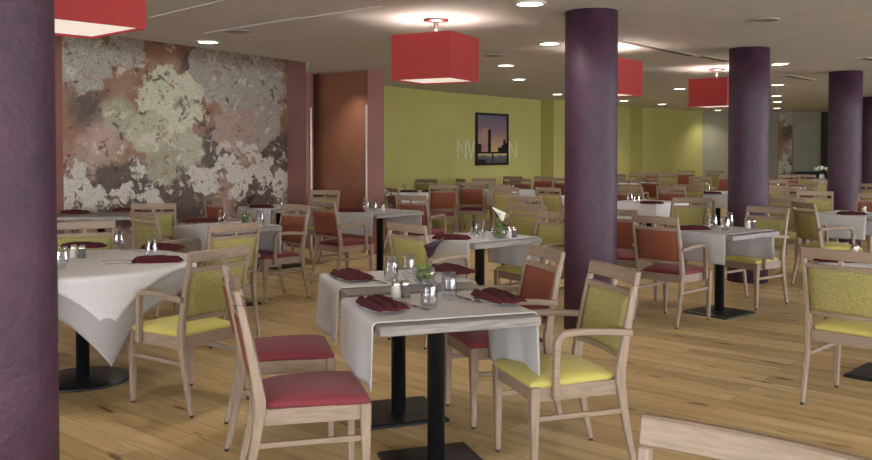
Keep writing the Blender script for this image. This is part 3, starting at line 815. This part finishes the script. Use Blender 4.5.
def lily_vase(name, bloom_mat, tall, label, x, y, lean, yaw, size=1.0, leafy=False):
    t = thing(name, label, 'vase', (x, y, ZT+.004), math.radians(yaw))
    bm = bmesh.new(); s = size
    lathe(bm, [(0,0),(.03*s,0),(.05*s,.02*s),(.058*s,.05*s),(.05*s,.078*s),(.048*s,.08*s),(.055*s,.05*s),(.046*s,.02*s),(0,.005)], 24); obj('bowl', bm, M['glass'], t, True)
    bm = bmesh.new(); bmesh.ops.create_icosphere(bm, subdivisions=4, radius=.042*s); rnd = random.Random(3)
    for v in bm.verts: v.co *= 1+rnd.uniform(-.09,.09); v.co.z += .052*s
    obj('moss', bm, M['moss'], t, True)
    # blades of leaf
    bm = bmesh.new()
    for k in range(9 if leafy else 0):
        a = k*2.4; h = .07*s+.03*((k*37)%5)/5
        pts = [(Vector((.02*math.cos(a),.02*math.sin(a),.06*s)), .006), (Vector((.04*math.cos(a),.04*math.sin(a),.06*s+h*.6)), .007), (Vector((.065*math.cos(a),.065*math.sin(a),.06*s+h)), .001)]
        sd = Vector((-math.sin(a), math.cos(a), 0))
        loft(bm, [[tuple(p+sd*w), tuple(p-sd*w), tuple(p-sd*w+Vector((0,0,.0015))), tuple(p+sd*w+Vector((0,0,.0015)))] for p, w in pts])
    if leafy: obj('leaves', bm, M['leaf'], t)
    else: bm.free()
    top = Vector((lean, 0, tall))
    bm = bmesh.new(); rings = []
    for i in range(7):
        u = i/6; c = Vector((lean*u*u, 0, .05*s+(tall-.05*s)*u)); rings.append([(c.x+.0045*math.cos(q*PI/3), c.y+.0045*math.sin(q*PI/3), c.z) for q in range(6)])
    loft(bm, rings); obj('stem', bm, M['stem'], t, True)
    bm = bmesh.new(); rings = []; n = 18
    for u, r in ((0,.006),(.15,.014),(.35,.02),(.6,.025),(.8,.033),(1,.042)):
        ring = []
        for q in range(n):
            a = 2*PI*q/n; tip = max(0, math.cos(a))**2*u*u*.045; c = Vector((lean+.01*u, 0, tall-.01+.085*u))
            ring.append((c.x+r*math.cos(a)+tip*.9, r*.8*math.sin(a), c.z+tip*.55-.02*u*u*(1-math.cos(a))/2))
        rings.append(ring)
    loft(bm, rings, False); o = obj('bloom', bm, bloom_mat, t, True); add_solid(o, .002)
    return t
NAP, GLS, PLT, KNI, FRK, SPN = napkin_proto(), glass_proto(), plate_proto(), cut_proto('knife'), cut_proto('fork'), cut_proto('spoon')
SAL, PEP = shaker_proto(True), shaker_proto(False)
def on(root, px, py, yaw, label, group, dz=.008, z=ZT):
    x, y = at(px, py, z); return place(root, (x, y, z+dz), math.radians(yaw), label, group)
def nap(px, py, yaw, label, plate=None, dz=.0065):
    if plate:
        on(PLT, px, py, 0, plate, 'side plates', dz); dz += .014
    on(NAP, px, py, yaw, label, 'burgundy napkins', dz)
def gls(px, py, label, dz=.0065): on(GLS, px, py, 0, label, 'glass tumblers', dz)
def cutl(root, px, py, yaw, label, dz=.0055): on(root, px, py, yaw, label, 'table cutlery', dz)
# nearest table
nap(381,310,-60,'folded burgundy napkin at the left end of the nearest front table','white side plate under the left napkin of the nearest table')
nap(497,302.5,-62,'folded burgundy napkin at the right end of the nearest front table','white side plate under the right napkin of the nearest table')
gls(429,310,'clear tumbler nearest the camera, middle of the nearest front table')
gls(449,301,'clear tumbler right of the nearest one, on the nearest front table')
cutl(KNI,417,309,-58,'steel knife right of the left napkin on the nearest table'); cutl(FRK,408,306.5,-58,'steel fork right of the left napkin on the nearest table')
cutl(KNI,470,302,-60,'steel knife left of the right napkin on the nearest table'); cutl(FRK,461,299.5,-60,'steel fork left of the right napkin on the nearest table')
on(SAL,396,299,0,'white salt shaker at the back edge of the nearest front table','salt and pepper shakers',.0065); on(PEP,405,298.5,0,'dark pepper shaker at the back edge of the nearest front table','salt and pepper shakers',.0065)
# second table
nap(351,280,-58,'folded burgundy napkin at the left end of the second front table','white side plate under the left napkin of the second table')
nap(452,274.5,-55,'folded burgundy napkin right of the dark lily on the second front table','white side plate under the napkin beside the dark lily')
gls(391,282,'clear tumbler on the second front table, farther left'); gls(408,278,'clear tumbler on the second front table, next to the dark lily')
cutl(KNI,377,283,-58,'steel knife right of the left napkin on the second table'); cutl(FRK,368,281,-58,'steel fork right of the left napkin on the second table')
x, y = at(424,285,ZT); lily_vase('lily_vase', M['lily_dark'], .15, 'glass bowl of green moss with one dark purple calla lily on the second front table', x, y, .03, 20, 1.15)
# white lily table
nap(452,239.5,-10,'folded burgundy napkin at the left end of the white lily table'); gls(481,238.5,'tumbler left of the white lily'); gls(474,236,'tumbler at the back of the white lily table')
x, y = at(499,239.5,ZT); lily_vase('lily_vase', M['lily_white'], .155, 'glass bowl with green leaves and a white calla lily, table before the middle column', x, y, -.03, 150, 1.15, True)
on(SAL,509,238.5,0,'white salt shaker right of the white lily','salt and pepper shakers',.0065); on(PEP,514,238.2,0,'dark pepper shaker right of the white lily','salt and pepper shakers',.0065)
# round table
nap(158,263,14,'burgundy napkin at the front right of the round white table',dz=.011); nap(163,250,-18,'burgundy napkin at the back right of the round white table',dz=.011); nap(84,248.5,0,'burgundy napkin at the back left of the round white table',dz=.011)
gls(151.5,260,'tumbler beside the front right napkin of the round table',.011); gls(119,249,'tumbler at the back of the round white table',.011); gls(62,270,'tumbler on the round table touching the purple column in view',.011)
on(SAL,74,259,0,'white salt shaker on the round white table','salt and pepper shakers',.011); on(PEP,82,259.5,0,'dark pepper shaker on the round white table','salt and pepper shakers',.011)
cutl(SPN,122,266,10,'steel spoon left of the front napkin on the round table',.0095); cutl(FRK,118,263,10,'steel fork left of the front napkin on the round table',.0095); cutl(KNI,132,253,-20,'steel knife at the back of the round table',.0095)
# left back tables
nap(203,222.5,0,'burgundy napkin at the left of the cornered table below the mural'); gls(222,224,'tumbler at the middle of the cornered table below the mural'); gls(260,225,'tumbler right of the moss vase on the cornered table')
x, y = at(246,224,ZT); lily_vase('lily_vase', M['lily_dark'], .2, 'green moss vase with a dark lily on the cornered table below the mural', x, y, .03, 0, 1.1)
nap(76,213.5,0,'burgundy napkin at the left of the long side table'); nap(127,211.5,5,'burgundy napkin at the right of the long side table'); gls(101,213,'tumbler between the napkins of the long side table')
nap(262,208,0,'dark burgundy napkin on the table at the right end of the mural'); gls(280,209,'tumbler on the table at the right end of the mural')
nap(352,212,0,'burgundy napkin on the table before the pink brown pillar'); gls(366,210.5,'tumbler beside the napkin, table before the pink brown pillar'); gls(374,212,'second tumbler on the table before the pink brown pillar'); on(SAL,383,211.5,0,'small white shaker on the table before the pink brown pillar','salt and pepper shakers',.0065)
# right tables
nap(693,230,15,'burgundy napkin at the left of the table between the red and yellow armchairs'); gls(713,229,'tumbler beside the napkin, table between the red and yellow armchairs'); gls(725,231.5,'tumbler at the front corner of the table between the red and yellow armchairs'); gls(729,227,'third tumbler on the table between the red and yellow armchairs')
on(SAL,748,229,0,'white salt shaker on the table before the second column','salt and pepper shakers',.0065); on(PEP,753,229,0,'dark pepper shaker on the table before the second column','salt and pepper shakers',.0065)
on(SAL,855,258,0,'white shaker on the table beyond the large yellow armchair','salt and pepper shakers',.0065); nap(840,262,0,'napkin on the table beyond the large yellow armchair')
nap(852,215,0,'dark napkin on the table at the right edge before the third column'); on(SAL,864,214,0,'white shaker on the table at the right edge','salt and pepper shakers',.0065)
nap(652,204,0,'burgundy napkin on the white-clothed table right of the middle column'); gls(630,202,'tumbler at the left of the white-clothed table'); gls(637,204.5,'tumbler beside the napkin of the white-clothed table')
for px, py, lb in ((409,192.5,'left dark napkin on the small table by the green wall'), (431,192.5,'right dark napkin on the small table by the green wall'), (499,190,'dark napkin on the table under the picture'), (699,193.5,'dark napkin on the far table left of the second column'), (712,194,'red napkin on the far table left of the second column')):
    on(NAP, px, py, 0, lb, 'burgundy napkins', .0065)
for px, py, lb in ((404,192,'tumbler on the small table by the green wall'), (512,189.5,'tumbler on the table under the picture'), (708,192,'tumbler on the far table left of the second column'), (777,187.5,'tumbler on the far table right of the second column'), (636,182.6,'tumbler on the far table before the far green wall')):
    gls(px, py, lb)
# bouquet on far table
bx, by = T[17][0], T[17][1]
t = thing('flower_bouquet', 'white and green flower bouquet on the far table between the columns', 'flowers', (bx, by, ZT+.012))
bm = bmesh.new(); lathe(bm, [(0,0),(.05,0),(.06,.08),(.05,.14)], 20); obj('vase', bm, M['plate'], t, True)
bm = bmesh.new(); rnd = random.Random(5)
for k in range(40):
    a = rnd.uniform(0,2*PI); r = rnd.uniform(.02,.2); z = .15+.16*(1-(r/.22)**2)+rnd.uniform(-.03,.03); p = Vector((r*math.cos(a), r*math.sin(a), z)); d = Vector((math.cos(a), math.sin(a), .4))*.06; s_ = Vector((-math.sin(a), math.cos(a), 0))*.02
    vs = [bm.verts.new(q) for q in (p, p+d*.5+s_, p+d, p+d*.5-s_)]; bm.faces.new(vs)
obj('foliage', bm, M['leaf'], t)
bm = bmesh.new()
for k in range(14):
    a = k*2.4; r = .045*math.sqrt(k); mtx = Matrix.Translation((r*math.cos(a), r*math.sin(a), .3-.6*r*r-.2*r)); bmesh.ops.create_icosphere(bm, subdivisions=2, radius=.035, matrix=mtx)
obj('blooms', bm, M['lily_white'], t, True)
# sofa at far wall
t = thing('dark_sofa', 'low black sofa against the grey far wall between the columns', 'sofa', (10.95, 24.6, 0), math.radians(8))
bm = bmesh.new(); bm_box(bm, -.4, .4, -.35, .35, .08, .42); bevel(bm, .04, 2); obj('seat', bm, M['leather'], t)
bm = bmesh.new(); bm_box(bm, -.4, .4, .2, .38, .4, .82); bevel(bm, .04, 2); obj('backrest', bm, M['leather'], t)
for s in (-1,1):
    bm = bmesh.new(); bm_box(bm, s*.47-.07, s*.47+.07, -.35, .38, .06, .6); bevel(bm, .03, 2); obj('arm', bm, M['leather'], t)
bm = bmesh.new()
for sx in (-1,1):
    for sy in (-1,1): bm_box(bm, sx*.45-.02, sx*.45+.02, sy*.28-.02, sy*.28+.02, 0, .08)
obj('feet', bm, M['black'], t)

# ------------------------------------------------------------------ picture and lettering on the green wall
g1 = Vector((.2,16.85)); g2 = Vector((2.41,19.55)); gd = (g2-g1).normalized(); ga = math.atan2(gd.y, gd.x)
def on_green(px, py):
    d = ray(px, py); n = Vector((-gd.y, gd.x, 0)); t = Vector((g1.x, g1.y, -EYE)).dot(n)/d.dot(n); p = d*t
    return (Vector((p.x, p.y))-g1).dot(gd), p.z+EYE
u0, zb = on_green(475,165.6); u1, zt_ = on_green(507.3,114.2)
def gw(u, off=0): p = g1+gd*u+Vector((gd.y,-gd.x))*off; return p
c = gw((u0+u1)/2); W2 = (u1-u0)/2; H2 = (zt_-zb)/2; zc = (zt_+zb)/2
t = thing('framed_picture', 'black framed photograph of city towers at dusk on the green wall', 'picture', (c.x, c.y, zc), ga)
bm = bmesh.new(); fw = .045
for x0,x1,z0,z1 in ((-W2,W2,-H2,-H2+fw),(-W2,W2,H2-fw,H2),(-W2,-W2+fw,-H2+fw,H2-fw),(W2-fw,W2,-H2+fw,H2-fw)): bm_box(bm, x0, x1, -.04, -.001, z0, z1)
obj('frame', bm, M['frame_black'], t)
def sky_print():
    m, nt, b = new_mat('printed dusk sky'); L = nt.links.new; tc = nt.nodes.new('ShaderNodeTexCoord'); sp = nt.nodes.new('ShaderNodeSeparateXYZ'); L(tc.outputs['Generated'], sp.inputs[0])
    r = nt.nodes.new('ShaderNodeValToRGB'); e = r.color_ramp.elements; e[0].color = srgb(60,66,74); e[0].position = .0; e[1].color = srgb(112,104,124); e[1].position = 1
    for p, cc in ((.2,srgb(92,96,96)),(.25,srgb(200,176,120)),(.5,srgb(176,144,124)),(.75,srgb(140,112,124))):
        q = e.new(p); q.color = cc
    n = nt.nodes.new('ShaderNodeTexNoise'); n.inputs['Scale'].default_value = 5; L(tc.outputs['Generated'], n.inputs['Vector'])
    ma = nt.nodes.new('ShaderNodeMath'); ma.operation = 'MULTIPLY_ADD'; ma.inputs[1].default_value = .12; L(n.outputs['Fac'], ma.inputs[0]); L(sp.outputs[2], ma.inputs[2])
    L(ma.outputs[0], r.inputs['Fac']); L(r.outputs['Color'], b.inputs['Base Color']); b.inputs['Roughness'].default_value = .35
    return m
bm = bmesh.new(); bm_box(bm, -W2+fw, W2-fw, -.015, -.002, -H2+fw, H2-fw); obj('print', bm, sky_print(), t)
bm = bmesh.new(); w, h = 2*(W2-fw), 2*(H2-fw); X = lambda u: -W2+fw+u*w; Z = lambda v: -H2+fw+v*h
for u_a, u_b, v in ((.36,.46,.70),(.0,.2,.40),(.7,.82,.33),(.82,.9,.38),(.88,.96,.5),(.92,1,.42)): bm_box(bm, X(u_a), X(u_b), -.018, -.014, Z(.23), Z(v))
bm_box(bm, X(0), X(1), -.018, -.014, Z(.2), Z(.235)); bm_box(bm, X(0), X(.3), -.018, -.014, Z(0), Z(.08)); bm_box(bm, X(.5), X(.54), -.018, -.014, Z(.02), Z(.2))
obj('dark_buildings', bm, M['frame_black'], t)
bm = bmesh.new(); bm_box(bm, X(.14), X(.36), -.018, -.014, Z(.235), Z(.72))
obj('lit_tower', bm, noise_mat('printed lit tower', srgb(150,104,104), srgb(196,160,140), 30, .4, lo=.2, hi=.8), t)
def letter(strokes, a, b, label):
    (ua, za), (ub, zb_) = on_green(*a), on_green(*b); w, h = ub-ua, za-zb_
    p = gw(ua); bm = bmesh.new(); th = .024
    for (x0,y0,x1,y1) in strokes:
        A = Vector((x0*w, 0, y0*h)); B = Vector((x1*w, 0, y1*h)); tw = th
        vs = []
        for yy in (-.012,-.001):
            for q, sg in ((A,-1),(A,1),(B,1),(B,-1)): vs.append(bm.verts.new((q.x+sg*tw, yy, q.z)))
        for f in ((0,1,2,3),(7,6,5,4),(0,4,5,1),(1,5,6,2),(2,6,7,3),(3,7,4,0)): bm.faces.new([vs[i] for i in f])
    o = obj('wall_letter', bm, M['letters'], None, False, loc=(p.x, p.y, zb_), rz=ga)
    return tag(o, label, 'letter', 'pale wall letters')
letter([(0,0,0,1),(0,1,1,0),(1,0,1,1)], (457,140), (465.5,158.5), 'pale letter N on the green wall, leftmost of the row')
letter([(0,1,.5,0),(.5,0,1,1)], (467.5,140), (474,159), 'pale letter V on the green wall touching the left side of the frame')
letter([(0,0,0,1),(0,1,1,0),(1,0,1,1)], (509,141), (516,158), 'pale letter N on the green wall right of the frame')

# ------------------------------------------------------------------ light and camera
w = bpy.data.worlds.new('daylight'); C.world = w; w.use_nodes = True
bg = w.node_tree.nodes['Background']; bg.inputs[0].default_value = (.86,.93,1.0,1); bg.inputs[1].default_value = 10
def portal(loc, sx, sy, rx, rz):
    l = bpy.data.lights.new('window_portal', 'AREA'); l.shape = 'RECTANGLE'; l.size = sx; l.size_y = sy; l.cycles.is_portal = True
    o = bpy.data.objects.new('window_portal', l); COL.objects.link(o); o.location = loc; o.rotation_euler = (rx, 0, rz)
portal((-1.65,-5.2,1.575), 33, 1.65, PI/2, 0)
portal((15.2,3.5,1.575), 17, 1.65, PI/2, PI/2)
light('SPOT', 'niche_lamp', (-1.35,12.0,ZC-.02), 30, WARM, .06, angle=1.8)

cam = bpy.data.cameras.new('camera'); co = bpy.data.objects.new('camera', cam); COL.objects.link(co)
cam.sensor_width = 36; cam.lens = F*36/872; cam.shift_x = 0; cam.shift_y = -(230-CY)/872; cam.clip_start = .05; cam.clip_end = 100
co.location = (0, 0, EYE); co.rotation_euler = (PI/2-PITCH, 0, 0)
C.camera = co
C.view_settings.view_transform = 'Standard'; C.view_settings.look = 'None'; C.view_settings.gamma = 1; C.view_settings.exposure = .96
try: C.view_settings.use_curve_mapping = False
except Exception: pass
